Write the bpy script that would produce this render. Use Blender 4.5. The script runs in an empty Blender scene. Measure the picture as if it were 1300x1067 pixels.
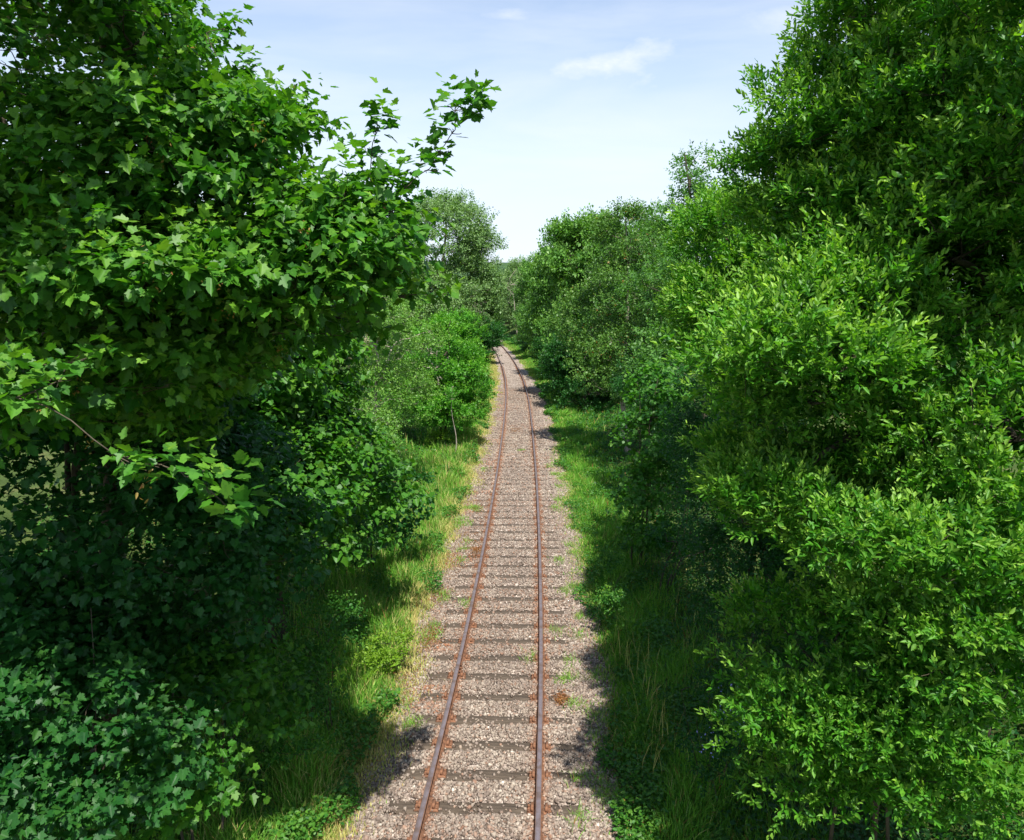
import bpy, math, random
import numpy as np
from mathutils import Vector
S = bpy.context.scene
COL = S.collection
rng = np.random.default_rng(11)

# ------------------------------------------------------------------ camera, sky, sun, exposure
F, CX, CY, HZ, CAMH = 950.0, 650.0, 488.5, 381.0, 6.74      # in pixels of the 1300 wide photograph
TH = math.atan((CY - HZ) / F)
cam_d = bpy.data.cameras.new("camera")
cam = bpy.data.objects.new("camera", cam_d); COL.objects.link(cam); S.camera = cam
cam.location = (0, 0, CAMH)
cam.rotation_euler = (math.pi / 2 - TH, 0, 0)
cam_d.sensor_fit = 'HORIZONTAL'; cam_d.sensor_width = 36; cam_d.lens = 36 * F / 1300
cam_d.shift_y = -(533.5 - CY) / 1300
cam_d.clip_end = 6000; cam_d.clip_start = 0.05

SUN_EL, SUN_AZ = math.radians(60), math.radians(167)         # azimuth clockwise from +Y (view direction)
W = bpy.data.worlds.new("World"); S.world = W; W.use_nodes = True
nt = W.node_tree; nt.nodes.clear()
def N(nt, t, **k):
    n = nt.nodes.new(t)
    for a, v in k.items(): setattr(n, a, v)
    return n
out = N(nt, 'ShaderNodeOutputWorld'); bg = N(nt, 'ShaderNodeBackground'); bg.inputs[1].default_value = 0.122
sky = N(nt, 'ShaderNodeTexSky', sky_type='NISHITA', sun_disc=False, sun_elevation=SUN_EL, sun_rotation=SUN_AZ,
        air_density=1.0, dust_density=.5, ozone_density=.6, altitude=60)
tc = N(nt, 'ShaderNodeTexCoord')
def wmap(sc, loc=(0, 0, 0), rot=(0, 0, 0)):
    m = N(nt, 'ShaderNodeMapping'); m.inputs['Scale'].default_value = sc
    m.inputs['Location'].default_value = loc; m.inputs['Rotation'].default_value = rot
    nt.links.new(tc.outputs['Generated'], m.inputs['Vector']); return m
def wmath(op, a, b=None, clamp=False):
    m = N(nt, 'ShaderNodeMath', operation=op, use_clamp=clamp)
    for i, v in enumerate((a, b)):
        if v is None: continue
        if isinstance(v, (int, float)): m.inputs[i].default_value = v
        else: nt.links.new(v, m.inputs[i])
    return m.outputs[0]
sep = N(nt, 'ShaderNodeSeparateXYZ'); nt.links.new(tc.outputs['Generated'], sep.inputs[0])
# thin cirrus veil: streaky noise in direction space
n1 = N(nt, 'ShaderNodeTexNoise'); n1.inputs['Scale'].default_value = 2.4; n1.inputs['Detail'].default_value = 7
n1.inputs['Roughness'].default_value = 0.55; n1.inputs['Distortion'].default_value = 0.3
nt.links.new(wmap((1.0, 1.0, 5.0), (0.35, 0.1, 0.2), (0.12, 0.1, 0)).outputs[0], n1.inputs['Vector'])
cirrus = N(nt, 'ShaderNodeMapRange'); cirrus.inputs[1].default_value = 0.42; cirrus.inputs[2].default_value = 0.68
cirrus.inputs[3].default_value = 0.0; cirrus.inputs[4].default_value = 0.75
nt.links.new(n1.outputs['Fac'], cirrus.inputs[0])
# low haze veil towards the horizon
veil = N(nt, 'ShaderNodeMapRange'); veil.inputs[1].default_value = -0.02; veil.inputs[2].default_value = 0.50
veil.inputs[3].default_value = 1.0; veil.inputs[4].default_value = 0.0
nt.links.new(sep.outputs[2], veil.inputs[0])
# one small torn cloud, placed in the sky by its direction
def pix_dir(px, py):
    a, b = (px - CX) / F, (CY - py) / F
    v = Vector((a, math.cos(TH) + b * math.sin(TH), -math.sin(TH) + b * math.cos(TH))); return v.normalized()
def cloud(px, py, w, h, tilt, amp, edge=.8):
    d = pix_dir(px, py); r = Vector((d.y, -d.x, 0)).normalized(); u = r.cross(d)
    r, u = r * math.cos(tilt) + u * math.sin(tilt), u * math.cos(tilt) - r * math.sin(tilt)
    nz = N(nt, 'ShaderNodeTexNoise'); nz.inputs['Scale'].default_value = 16; nz.inputs['Detail'].default_value = 7
    nz.inputs['Roughness'].default_value = .62
    nt.links.new(wmap((1, 1, 2.2), (px * .01, 0, 0)).outputs[0], nz.inputs['Vector'])
    def dot(v):
        m = N(nt, 'ShaderNodeVectorMath', operation='DOT_PRODUCT'); m.inputs[1].default_value = v
        nt.links.new(tc.outputs['Generated'], m.inputs[0]); return m.outputs['Value']
    gx = wmath('DIVIDE', wmath('SUBTRACT', dot(r), r.dot(d)), w)
    gy = wmath('DIVIDE', wmath('SUBTRACT', dot(u), u.dot(d)), h)
    # taper towards the left end
    gy = wmath('MULTIPLY', gy, wmath('SUBTRACT', 1.35, wmath('MULTIPLY', gx, .75)))
    rr = wmath('SQRT', wmath('ADD', wmath('MULTIPLY', gx, gx), wmath('MULTIPLY', gy, gy)))
    q = wmath('ADD', wmath('SUBTRACT', 1.0, rr), wmath('MULTIPLY', wmath('SUBTRACT', nz.outputs['Fac'], .5), 2.6))
    q = wmath('MULTIPLY', q, edge, True)
    ahead = wmath('GREATER_THAN', dot(d), .8)
    return wmath('MULTIPLY', wmath('MULTIPLY', q, amp), ahead)
c1 = cloud(770, 84, .076, .030, .12, .85, .85)
c2 = cloud(645, 20, .04, .012, .0, .5)
c3 = cloud(1010, 18, .12, .03, .05, .45)
c4 = cloud(800, 205, .22, .022, .0, .3)
c5 = cloud(905, 208, .06, .02, .0, .6)
mxv = wmath('MAXIMUM', wmath('MAXIMUM', c1, c2), wmath('MAXIMUM', c3, wmath('MAXIMUM', c4, c5)))
hz_mix = N(nt, 'ShaderNodeMix', data_type='RGBA'); hz_mix.inputs[6].default_value = (6.1, 6.6, 7.7, 1)
nt.links.new(veil.outputs[0], hz_mix.inputs[0]); nt.links.new(sky.outputs[0], hz_mix.inputs[6])
hz_mix.inputs[7].default_value = (4.3, 4.8, 5.6, 1)
cl_mix = N(nt, 'ShaderNodeMix', data_type='RGBA'); cl_mix.inputs[7].default_value = (4.95, 5.15, 5.5, 1)
zf = N(nt, 'ShaderNodeMapRange'); zf.inputs[1].default_value = .45; zf.inputs[2].default_value = .8; zf.inputs[3].default_value = .5; zf.inputs[4].default_value = .12
nt.links.new(sep.outputs[2], zf.inputs[0])
mm = wmath('MAXIMUM', mxv, wmath('MULTIPLY', cirrus.outputs[0], zf.outputs[0]), True)
nt.links.new(mm, cl_mix.inputs[0]); nt.links.new(hz_mix.outputs[2], cl_mix.inputs[6])
nt.links.new(cl_mix.outputs[2], bg.inputs[0]); nt.links.new(bg.outputs[0], out.inputs[0])

sd = bpy.data.lights.new("sun", 'SUN'); sd.energy = 5.0; sd.angle = math.radians(0.53); sd.color = (1, .955, .88)
sun = bpy.data.objects.new("sun", sd); COL.objects.link(sun)
sv = Vector((math.sin(SUN_AZ) * math.cos(SUN_EL), math.cos(SUN_AZ) * math.cos(SUN_EL), math.sin(SUN_EL)))
sun.rotation_euler = sv.to_track_quat('Z', 'Y').to_euler(); sun.location = (20, -20, 40)
S.view_settings.view_transform = 'Standard'; S.view_settings.look = 'None'
S.view_settings.exposure = 0.80; S.view_settings.gamma = 1
S.cycles.max_bounces = 6; S.cycles.diffuse_bounces = 3; S.cycles.glossy_bounces = 2
S.cycles.transmission_bounces = 3; S.cycles.transparent_max_bounces = 4
S.cycles.use_denoising = True

# ------------------------------------------------------------------ helpers
def ray(px, py):
    a, b = (px - CX) / F, (CY - py) / F
    return a, math.cos(TH) + b * math.sin(TH), -math.sin(TH) + b * math.cos(TH)
def P3(px, py, D):                       # a world point from a sight line and a forward distance
    a, dy, dz = ray(px, py); t = D / dy
    return np.array([a * t, D, CAMH + dz * t])
_cy = np.array([-30, 0, 5, 10, 13.3, 19.6, 27, 40, 50, 62, 75, 90, 106, 131, 160, 200, 260])
_cx = np.array([-2.4, -.85, -.62, -.36, -.2, 0, .16, .32, .36, .2, -.25, -1.0, -2.05, -4.5, -8.8, -17, -34])
_yy = np.linspace(-30, 260, 1200); _xx = np.interp(_yy, _cy, _cx)
_k = np.hanning(41); _k /= _k.sum()
_xx = np.convolve(np.pad(_xx, 20, mode='reflect', reflect_type='odd'), _k, mode='valid')
def xc(y): return np.interp(y, _yy, _xx)
def smooth(a, b, x):
    t = np.clip((x - a) / (b - a), 0, 1); return t * t * (3 - 2 * t)
def terr(x, y):
    d = x - xc(y); a = np.abs(d)
    h = 2.7 * smooth(3.6, 10.5, a) + .012 * np.clip(a - 10, 0, 200)
    h = h - .10 * smooth(1.6, 3.0, a) * (1 - smooth(5, 8, a)) 
    h = h + .06 * np.sin(x * 1.7 + y * .6) * np.sin(y * .9 - x * .4) * smooth(2.2, 4, a)
    return h - .09
def tag(o, label=None, cat=None, group=None, kind=None):
    if label: o['label'] = label
    if cat: o['category'] = cat
    if group: o['group'] = group
    if kind: o['kind'] = kind
    return o
def empty(name, loc, label, cat, group=None, rz=0):
    o = bpy.data.objects.new(name, None); COL.objects.link(o)
    o.location = loc; o.rotation_euler = (0, 0, rz); return tag(o, label, cat, group)
def mesh_np(name, V, faces, mat, parent=None, attrs=None, smooth_=False, mats=None, midx=None, local=False):
    """faces: list of (F,k) index arrays; parent: Empty whose location is subtracted"""
    V = np.asarray(V, np.float64)
    if parent is not None and not local: V = V - np.array(parent.matrix_basis.translation)
    me = bpy.data.meshes.new(name)
    me.vertices.add(len(V)); me.vertices.foreach_set('co', V.astype(np.float32).ravel())
    idx = np.concatenate([f.ravel() for f in faces]).astype(np.int32)
    tot = np.concatenate([np.full(len(f), f.shape[1], np.int32) for f in faces])
    st = np.concatenate([[0], np.cumsum(tot)[:-1]]).astype(np.int32)
    me.loops.add(len(idx)); me.loops.foreach_set('vertex_index', idx)
    me.polygons.add(len(tot)); me.polygons.foreach_set('loop_start', st); me.polygons.foreach_set('loop_total', tot)
    if smooth_: me.polygons.foreach_set('use_smooth', np.ones(len(tot), bool))
    for m in (mats or [mat]): me.materials.append(m)
    if midx is not None: me.polygons.foreach_set('material_index', midx.astype(np.int32))
    for k, v in (attrs or {}).items():
        a = me.attributes.new(k, 'FLOAT', 'POINT'); a.data.foreach_set('value', np.asarray(v, np.float32))
    me.update(calc_edges=True)
    o = bpy.data.objects.new(name, me); COL.objects.link(o)
    if parent is not None: o.parent = parent
    return o
def nrm(v): return v / np.maximum(np.linalg.norm(v, axis=-1, keepdims=True), 1e-9)
def copy_tree(o, parent=None):
    c = o.copy(); COL.objects.link(c); c.parent = parent
    for ch in list(o.children): copy_tree(ch, c)
    return c

# ------------------------------------------------------------------ materials
def newmat(name):
    m = bpy.data.materials.new(name); m.use_nodes = True; t = m.node_tree; t.nodes.clear()
    o = N(t, 'ShaderNodeOutputMaterial'); return m, t, o
def ramp(t, src, stops):
    r = N(t, 'ShaderNodeValToRGB'); e = r.color_ramp.elements
    while len(e) < len(stops): e.new(.5)
    for i, (p, c) in enumerate(stops): e[i].position = p; e[i].color = (*c, 1)
    t.links.new(src, r.inputs[0]); return r.outputs[0]
def leafmat(name, dark, mid, young, odd=(.22, .12, .03), oddp=.985, rough=.48, trans=.36, spec=.32, tsat=1.0):
    m, t, o = newmat(name)
    a = N(t, 'ShaderNodeAttribute', attribute_name='tone'); g = N(t, 'ShaderNodeAttribute', attribute_name='age')
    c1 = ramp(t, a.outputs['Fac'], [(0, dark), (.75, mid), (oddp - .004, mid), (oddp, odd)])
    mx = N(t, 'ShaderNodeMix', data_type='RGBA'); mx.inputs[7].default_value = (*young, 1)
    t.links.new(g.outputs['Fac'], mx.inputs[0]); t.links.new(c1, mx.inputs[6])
    tc = N(t, 'ShaderNodeTexCoord'); nz = N(t, 'ShaderNodeTexNoise'); nz.inputs['Scale'].default_value = 38; nz.inputs['Detail'].default_value = 3
    t.links.new(tc.outputs['Object'], nz.inputs['Vector'])
    vr = N(t, 'ShaderNodeMix', data_type='RGBA', blend_type='MULTIPLY'); vr.inputs[0].default_value = 1
    t.links.new(mx.outputs[2], vr.inputs[6]); t.links.new(ramp(t, nz.outputs['Fac'], [(.32, (.66, .72, .66)), (.5, (1, 1, 1)), (.68, (1.0, 1.0, .8))]), vr.inputs[7]); mx = vr
    p = N(t, 'ShaderNodeBsdfPrincipled'); p.inputs['Roughness'].default_value = rough
    p.inputs['Specular IOR Level'].default_value = spec
    t.links.new(mx.outputs[2], p.inputs['Base Color'])
    tr = N(t, 'ShaderNodeBsdfTranslucent')
    b = N(t, 'ShaderNodeMix', data_type='RGBA', blend_type='MULTIPLY'); b.inputs[0].default_value = 1
    b.inputs[7].default_value = (1.5 * tsat, 1.7 * tsat, .5 * tsat, 1)
    t.links.new(mx.outputs[2], b.inputs[6]); t.links.new(b.outputs[2], tr.inputs[0])
    ms = N(t, 'ShaderNodeMixShader'); ms.inputs[0].default_value = trans
    t.links.new(p.outputs[0], ms.inputs[1]); t.links.new(tr.outputs[0], ms.inputs[2]); t.links.new(ms.outputs[0], o.inputs[0])
    return m
def noisemat(name, stops, scale=8, detail=6, rough=.85, bump=.3, bscale=30, spec=.3, coord='Object', stretch=(1, 1, 1)):
    m, t, o = newmat(name)
    tc = N(t, 'ShaderNodeTexCoord'); mp = N(t, 'ShaderNodeMapping'); mp.inputs['Scale'].default_value = stretch
    t.links.new(tc.outputs[coord], mp.inputs[0])
    n = N(t, 'ShaderNodeTexNoise'); n.inputs['Scale'].default_value = scale; n.inputs['Detail'].default_value = detail
    t.links.new(mp.outputs[0], n.inputs['Vector'])
    p = N(t, 'ShaderNodeBsdfPrincipled'); p.inputs['Roughness'].default_value = rough
    p.inputs['Specular IOR Level'].default_value = spec
    t.links.new(ramp(t, n.outputs['Fac'], stops), p.inputs['Base Color'])
    n2 = N(t, 'ShaderNodeTexNoise'); n2.inputs['Scale'].default_value = bscale; n2.inputs['Detail'].default_value = 5
    t.links.new(mp.outputs[0], n2.inputs['Vector'])
    b = N(t, 'ShaderNodeBump'); b.inputs['Strength'].default_value = bump; b.inputs['Distance'].default_value = .02
    t.links.new(n2.outputs['Fac'], b.inputs['Height']); t.links.new(b.outputs[0], p.inputs['Normal'])
    t.links.new(p.outputs[0], o.inputs[0]); return m
M = {}
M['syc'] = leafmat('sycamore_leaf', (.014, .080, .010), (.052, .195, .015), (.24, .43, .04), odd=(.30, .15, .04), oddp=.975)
M['willow'] = leafmat('willow_leaf', (.012, .09, .006), (.068, .25, .014), (.38, .59, .09), oddp=.998, trans=.34)
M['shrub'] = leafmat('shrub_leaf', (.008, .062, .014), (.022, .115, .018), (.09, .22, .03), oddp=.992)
M['bramble'] = leafmat('bramble_leaf', (.016, .095, .014), (.042, .17, .02), (.16, .32, .03), oddp=.985)
M['lime'] = leafmat('bright_leaf', (.03, .14, .012), (.08, .28, .022), (.24, .45, .05), oddp=.997)
M['yellow'] = leafmat('yellow_leaf', (.08, .17, .012), (.17, .32, .02), (.28, .40, .04), oddp=.99)
M['olive'] = leafmat('olive_leaf', (.045, .14, .022), (.12, .27, .035), (.25, .39, .07), odd=(.3, .25, .12), oddp=.97, trans=.25)
M['grey'] = leafmat('greygreen_leaf', (.06, .14, .045), (.15, .27, .08), (.28, .40, .15), odd=(.3, .27, .17), oddp=.975, trans=.25)
M['far'] = leafmat('far_leaf', (.03, .12, .02), (.10, .25, .035), (.23, .40, .07), oddp=.995, trans=.25)
M['russet'] = leafmat('russet_leaf', (.03, .10, .018), (.085, .20, .03), (.19, .30, .05), odd=(.26, .10, .03), oddp=.88, trans=.25)
M['ash'] = leafmat('ash_leaf', (.045, .14, .03), (.09, .22, .045), (.16, .31, .07), oddp=.996)
M['grass'] = leafmat('grass_blade', (.05, .23, .014), (.15, .39, .03), (.64, .52, .22), odd=(.30, .12, .05), oddp=.97, rough=.55, trans=.3, spec=.25, tsat=.8)
M['rust_weed'] = leafmat('red_weed', (.16, .05, .02), (.30, .10, .04), (.36, .22, .08), oddp=.9)
M['seed'] = leafmat('sycamore_seed', (.16, .16, .03), (.34, .24, .06), (.42, .20, .08), odd=(.4, .16, .06), oddp=.8)
M['bark'] = noisemat('bark', [(.3, (.03, .024, .016)), (.7, (.095, .078, .05))], 14, stretch=(1, 1, .3))
M['palebark'] = noisemat('pale_bark', [(.3, (.16, .13, .10)), (.7, (.38, .33, .27))], 14, stretch=(1, 1, .3))
M['soil'] = noisemat('soil', [(.35, (.035, .045, .012)), (.6, (.07, .075, .03))], 3, bump=.6)

# ------------------------------------------------------------------ leaf shapes: x along the midrib, y across, z up
def half2(pts, fold, tipdrop):
    n = len(pts); L = [(x, y, abs(y) * fold - tipdrop * x * x) for x, y in pts]
    R = [(x, -y, z) for x, y, z in L[1:-1]]
    V = np.array(L + R, float)
    f1 = np.array([[i for i in range(n)][::-1]]); f2 = np.array([[0] + [n + i for i in range(n - 2)] + [n - 1]])
    return V, [f1, f2]
LEAF = {
 'syc': half2([(0, 0), (-.10, .16), (-.08, .34), (.03, .42), (.12, .34), (.27, .46), (.38, .50), (.50, .62), (.53, .44), (.50, .30), (.66, .32), (.76, .24), (.84, .16), (.88, .08), (1, 0)], .2, .2),
 'syc_lo': half2([(0, 0), (-.08, .34), (.20, .42), (.46, .58), (.60, .34), (.82, .24), (1, 0)], .22, .2),
 'ell': half2([(0, 0), (.26, .17), (.62, .19), (1, 0)], .35, .22),
 'oval': half2([(0, 0), (.22, .30), (.66, .29), (1, 0)], .3, .15),
 'dia': (np.array([(0, 0, 0), (.5, .34, .08), (1, 0, -.08), (.5, -.34, .08)], float), [np.array([[0, 3, 2, 1]])]),
}
def leaf_arrays(kind, P, D, Nn, size):
    V, F_ = LEAF[kind]; n = len(P)
    D = nrm(D); Wd = nrm(np.cross(Nn, D)); Nn = np.cross(D, Wd)
    cz = np.random.default_rng(n).uniform(-.6, 2.4, n)[:, None, None]; cw = np.random.default_rng(n + 1).uniform(.82, 1.12, n)[:, None, None]
    A = P[:, None] + size[:, None, None] * (V[None, :, 0:1] * D[:, None] + V[None, :, 1:2] * cw * Wd[:, None] + V[None, :, 2:3] * cz * Nn[:, None])
    off = (np.arange(n) * len(V))[:, None, None]
    faces = [(f[None] + off).reshape(-1, f.shape[1]) for f in F_]
    return A.reshape(-1, 3), faces, len(V)
def tube(path, r, sides=6):
    path = np.asarray(path, float); r = np.asarray(r, float); n = len(path)
    T = nrm(np.gradient(path, axis=0)); ref = np.where(np.abs(T[:, 2:3]) > .9, [[1., 0, 0]], [[0, 0, 1.]])
    U = nrm(np.cross(T, ref)); B = np.cross(T, U)
    a = np.arange(sides) * 2 * math.pi / sides
    V = path[:, None] + r[:, None, None] * (np.cos(a)[None, :, None] * U[:, None] + np.sin(a)[None, :, None] * B[:, None])
    i = np.arange(n - 1)[:, None] * sides; j = np.arange(sides)[None]; j2 = (j + 1) % sides
    Fq = np.stack([i + j, i + j2, i + sides + j2, i + sides + j], -1).reshape(-1, 4)
    return V.reshape(-1, 3), Fq
class Tubes:
    def __init__(s): s.V, s.F, s.n = [], [], 0
    def add(s, path, r, sides=6):
        v, f = tube(path, r, sides); s.V.append(v); s.F.append(f + s.n); s.n += len(v)
    def build(s, name, mat, parent): return mesh_np(name, np.concatenate(s.V), [np.concatenate(s.F)], mat, parent, smooth_=True)
def limb(a, b, r0, r1, bend, g, n=7, sag=0.0):
    a, b = np.array(a, float), np.array(b, float); t = np.linspace(0, 1, n)[:, None]
    L = np.linalg.norm(b - a); off = g.normal(size=3) * bend * L; off2 = g.normal(size=3) * bend * L * .5
    p = a + (b - a) * t + off * (t * (1 - t)) + off2 * np.sin(t * 2 * math.pi) * .4
    p[:, 2] += sag * L * (t * (1 - t))[:, 0]
    return p, r0 + (r1 - r0) * np.linspace(0, 1, n) ** .8

STY = {  # shoot length, leaves on a shoot, leaf size, forward, side, up(shoot), leaf lift, normal noise
 'sycamore': dict(leaf='syc', L=.28, K=8, size=.100, fwd=.35, side=1, up=.25, lift=-.32, nn=.38),
 'sycamore_mid': dict(leaf='syc_lo', L=.34, K=7, size=.14, fwd=.35, side=1, up=.25, lift=-.30, nn=.42),
 'willow': dict(leaf='ell', L=.22, K=10, size=.082, fwd=.7, side=.85, up=.6, lift=.15, nn=.6),
 'willow_mid': dict(leaf='ell', L=.26, K=9, size=.10, fwd=.75, side=.75, up=.5, lift=.1, nn=.6),
 'oval': dict(leaf='oval', L=.24, K=9, size=.055, fwd=.4, side=1, up=.35, lift=-.05, nn=.6),
 'oval_mid': dict(leaf='dia', L=.32, K=9, size=.095, fwd=.4, side=1, up=.35, lift=-.05, nn=.6),
 'ash': dict(leaf='dia', L=.50, K=12, size=.16, fwd=.5, side=1, up=.6, lift=-.1, nn=.5),
 'far': dict(leaf='dia', L=.7, K=9, size=.24, fwd=.4, side=1, up=.35, lift=-.05, nn=.65),
}
def sublobes(env, n, r, flat, g, shell=.62, back=.45):
    """env: rows of (x,y,z,rx,ry,rz) -> sub-lobe centres, radii, outward directions"""
    env = np.array(env, float); w = (env[:, 3] * env[:, 4] + env[:, 4] * env[:, 5] + env[:, 3] * env[:, 5]); w /= w.sum()
    cam_p = np.array([0, 0, CAMH]); C, R, U = [], [], []; tries = 0
    while len(C) < n and tries < n * 12:
        tries += 1
        e = env[g.choice(len(env), p=w)]; u = nrm(g.normal(size=3))
        if u[2] < -.3 and g.random() < .45: continue
        rr = g.uniform(shell, 1.0) ** .6
        c = e[:3] + e[3:] * u * rr
        q = np.linalg.norm((c - env[:, :3]) / env[:, 3:], axis=1)
        if (q < .58).any() and g.random() < .8: continue
        if np.dot(u, nrm(cam_p - c)) < -.25 and g.random() > back: continue
        if c[2] < terr(c[0], c[1]) + .15: continue
        C.append(c); R.append(g.uniform(*r)); U.append(u)
    return np.array(C), np.array(R), np.array(U)
def crown(name, C, R, U, flat, dens, sty, mat, parent, g, young=.5, size=1.0, scale_n=None):
    s = STY[sty]
    cnt = np.maximum(3, (dens * R ** 2).astype(int)); idx = np.repeat(np.arange(len(C)), cnt); n = len(idx)
    u = nrm(g.normal(size=(n, 3))); u[:, 2] = np.where(u[:, 2] < -.25, -u[:, 2] * .6, u[:, 2]); u = nrm(u)
    rr = g.uniform(.30, 1.0, n) ** .55
    rad = R[idx] * (1 + .22 * np.sin(u[:, 0] * 5 + idx) * np.sin(u[:, 1] * 4 + idx * 1.7))
    O = C[idx] + u * rr[:, None] * rad[:, None] * np.array([1, 1, flat])
    sd_ = nrm(u * .9 + U[idx] * .5 + np.array([0, 0, s['up']]) + g.normal(size=(n, 3)) * .35)
    K = s['K']; L = s['L'] * size * g.uniform(.6, 1.35, n)
    j = (np.arange(K) + .5) / K
    ref = nrm(np.cross(sd_, g.normal(size=(n, 3)))); b2 = np.cross(sd_, ref)
    ang = np.arange(K)[None] * 2.4 + g.uniform(0, 6.3, n)[:, None] + g.normal(size=(n, K)) * .3
    radial = np.cos(ang)[..., None] * ref[:, None] + np.sin(ang)[..., None] * b2[:, None]
    P = O[:, None] + sd_[:, None] * (L[:, None] * (j[None] - .3))[..., None] 
    fw = s['fwd'] * (1 + 1.2 * j[None, :, None] ** 3)
    D = sd_[:, None] * fw + radial * s['side'] * (1 - .45 * j[None, :, None] ** 3) + np.array([0, 0, s['lift']]) + g.normal(size=(n, K, 3)) * .18
    pet = s['size'] * size * .45
    P = P + nrm(D) * pet * (1 if 'syc' in s['leaf'] else .15)
    Nn = np.array([0, 0, 1.0]) + U[idx][:, None] * .35 + radial * .15 + g.normal(size=(n, K, 3)) * s['nn']
    sz = s['size'] * size * g.uniform(.5, 1.3, (n, K)) * (1 - .38 * j[None] ** 2)
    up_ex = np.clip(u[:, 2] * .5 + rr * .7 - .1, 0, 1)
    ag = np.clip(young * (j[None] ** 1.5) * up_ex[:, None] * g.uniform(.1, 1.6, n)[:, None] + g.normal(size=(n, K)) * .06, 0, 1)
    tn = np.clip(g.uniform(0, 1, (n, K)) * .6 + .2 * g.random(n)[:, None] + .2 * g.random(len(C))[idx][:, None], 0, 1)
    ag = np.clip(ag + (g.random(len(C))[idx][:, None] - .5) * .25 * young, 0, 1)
    A, Fc, nv = leaf_arrays(s['leaf'], P.reshape(-1, 3), D.reshape(-1, 3), Nn.reshape(-1, 3), sz.ravel())
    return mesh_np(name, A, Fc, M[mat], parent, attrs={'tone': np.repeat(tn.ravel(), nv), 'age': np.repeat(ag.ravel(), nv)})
LEAVES = [0]
def tree(name, label, cat, base, env, nsub, r, flat, dens, sty, mat, seed, bark='bark', trunk_r=.16, group=None,
         young=.5, size=1.0, shell=.62, back=.45, limbs=True, top=None, twigs=0, extra=(), part='trunk', limb_r=.028, stems=1, show_to=None):
    g = np.random.default_rng(seed)
    bx, by = base; bz = terr(bx, by) - .05
    root = empty(name, (bx, by, bz), label, cat, group)
    C, R, U = sublobes(env, nsub, r, flat, g, shell, back)
    if len(extra):
        ex = np.array(extra, float); C = np.concatenate([C, ex[:, :3]]); R = np.concatenate([R, ex[:, 3]])
        U = np.concatenate([U, np.tile([0, 0, 1.0], (len(ex), 1))])
    T = Tubes(); env = np.array(env, float)
    cen = (env[:, :3] * env[:, 3:4]).sum(0) / env[:, 3].sum(); ztop = (env[:, 2] + env[:, 5] * .7).max() if top is None else top
    axes = []
    for s_ in range(stems):
        o = np.clip(g.normal(size=2), -1.3, 1.3) * (.15 if stems > 1 else .02) 
        tip = np.array([cen[0] + o[0] * 2.4, cen[1] + o[1] * 2.4, ztop * g.uniform(.9, 1) if s_ else ztop])
        a = np.array([bx + o[0], by + o[1], bz - .1])
        p, rr = limb(a, tip, trunk_r / math.sqrt(stems), trunk_r * .15, .12, g, 12)
        T.add(p, rr, 9); axes.append(p)
    ax = np.concatenate(axes)
    if limbs:
        mains = []
        for e in env:                                       # a main limb to each lobe of the crown
            k = np.argmin(np.linalg.norm(ax - (e[:3] - [0, 0, e[5] * .9]), axis=1)); a = ax[k]
            if np.linalg.norm(a - e[:3]) < .3: continue
            p, rr = limb(a, e[:3], trunk_r * .45, trunk_r * .14, .16, g, 9, .25); T.add(p, rr, 7); mains.append(p)
        allp = np.concatenate([ax] + mains)
        pr = np.concatenate([np.full(len(ax), 1.0)] + [np.full(len(m_), .8) for m_ in mains]) * limb_r
        order = np.argsort([np.linalg.norm(allp - c, axis=1).min() for c in C])
        for k_ in order:
            c, r_ = C[k_], R[k_]
            dd = np.linalg.norm(allp - c, axis=1) + np.maximum(0, allp[:, 2] - c[2]) * 1.5
            k = np.argmin(dd); r0 = min(limb_r, pr[k])
            p, rr = limb(allp[k], c, r0, max(.004, r0 * .45), .14, g, 6, .12); T.add(p, rr, 5)
            allp = np.concatenate([allp, p[2:]]); pr = np.concatenate([pr, rr[2:]])
            for q in range(twigs):
                v = nrm(g.normal(size=3) + [0, 0, .5]); v2 = c + v * r_ * g.uniform(.5, 1.0) * np.array([1, 1, flat])
                p2, r2 = limb(p[-2], v2, min(.007, rr[-2]) * limb_r / .028, .0025, .2, g, 5); T.add(p2, r2, 4)
    T.build(part, M[bark], root)
    o = crown('crown', C, R, U, flat, dens, sty, mat, root, g, young, size)
    LEAVES[0] += len(o.data.polygons); print(name, len(C), len(o.data.polygons), flush=True)
    return root
def EV(rows): return [tuple(P3(a, b, c)) + (d, e, f) for a, b, c, d, e, f in rows]

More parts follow.
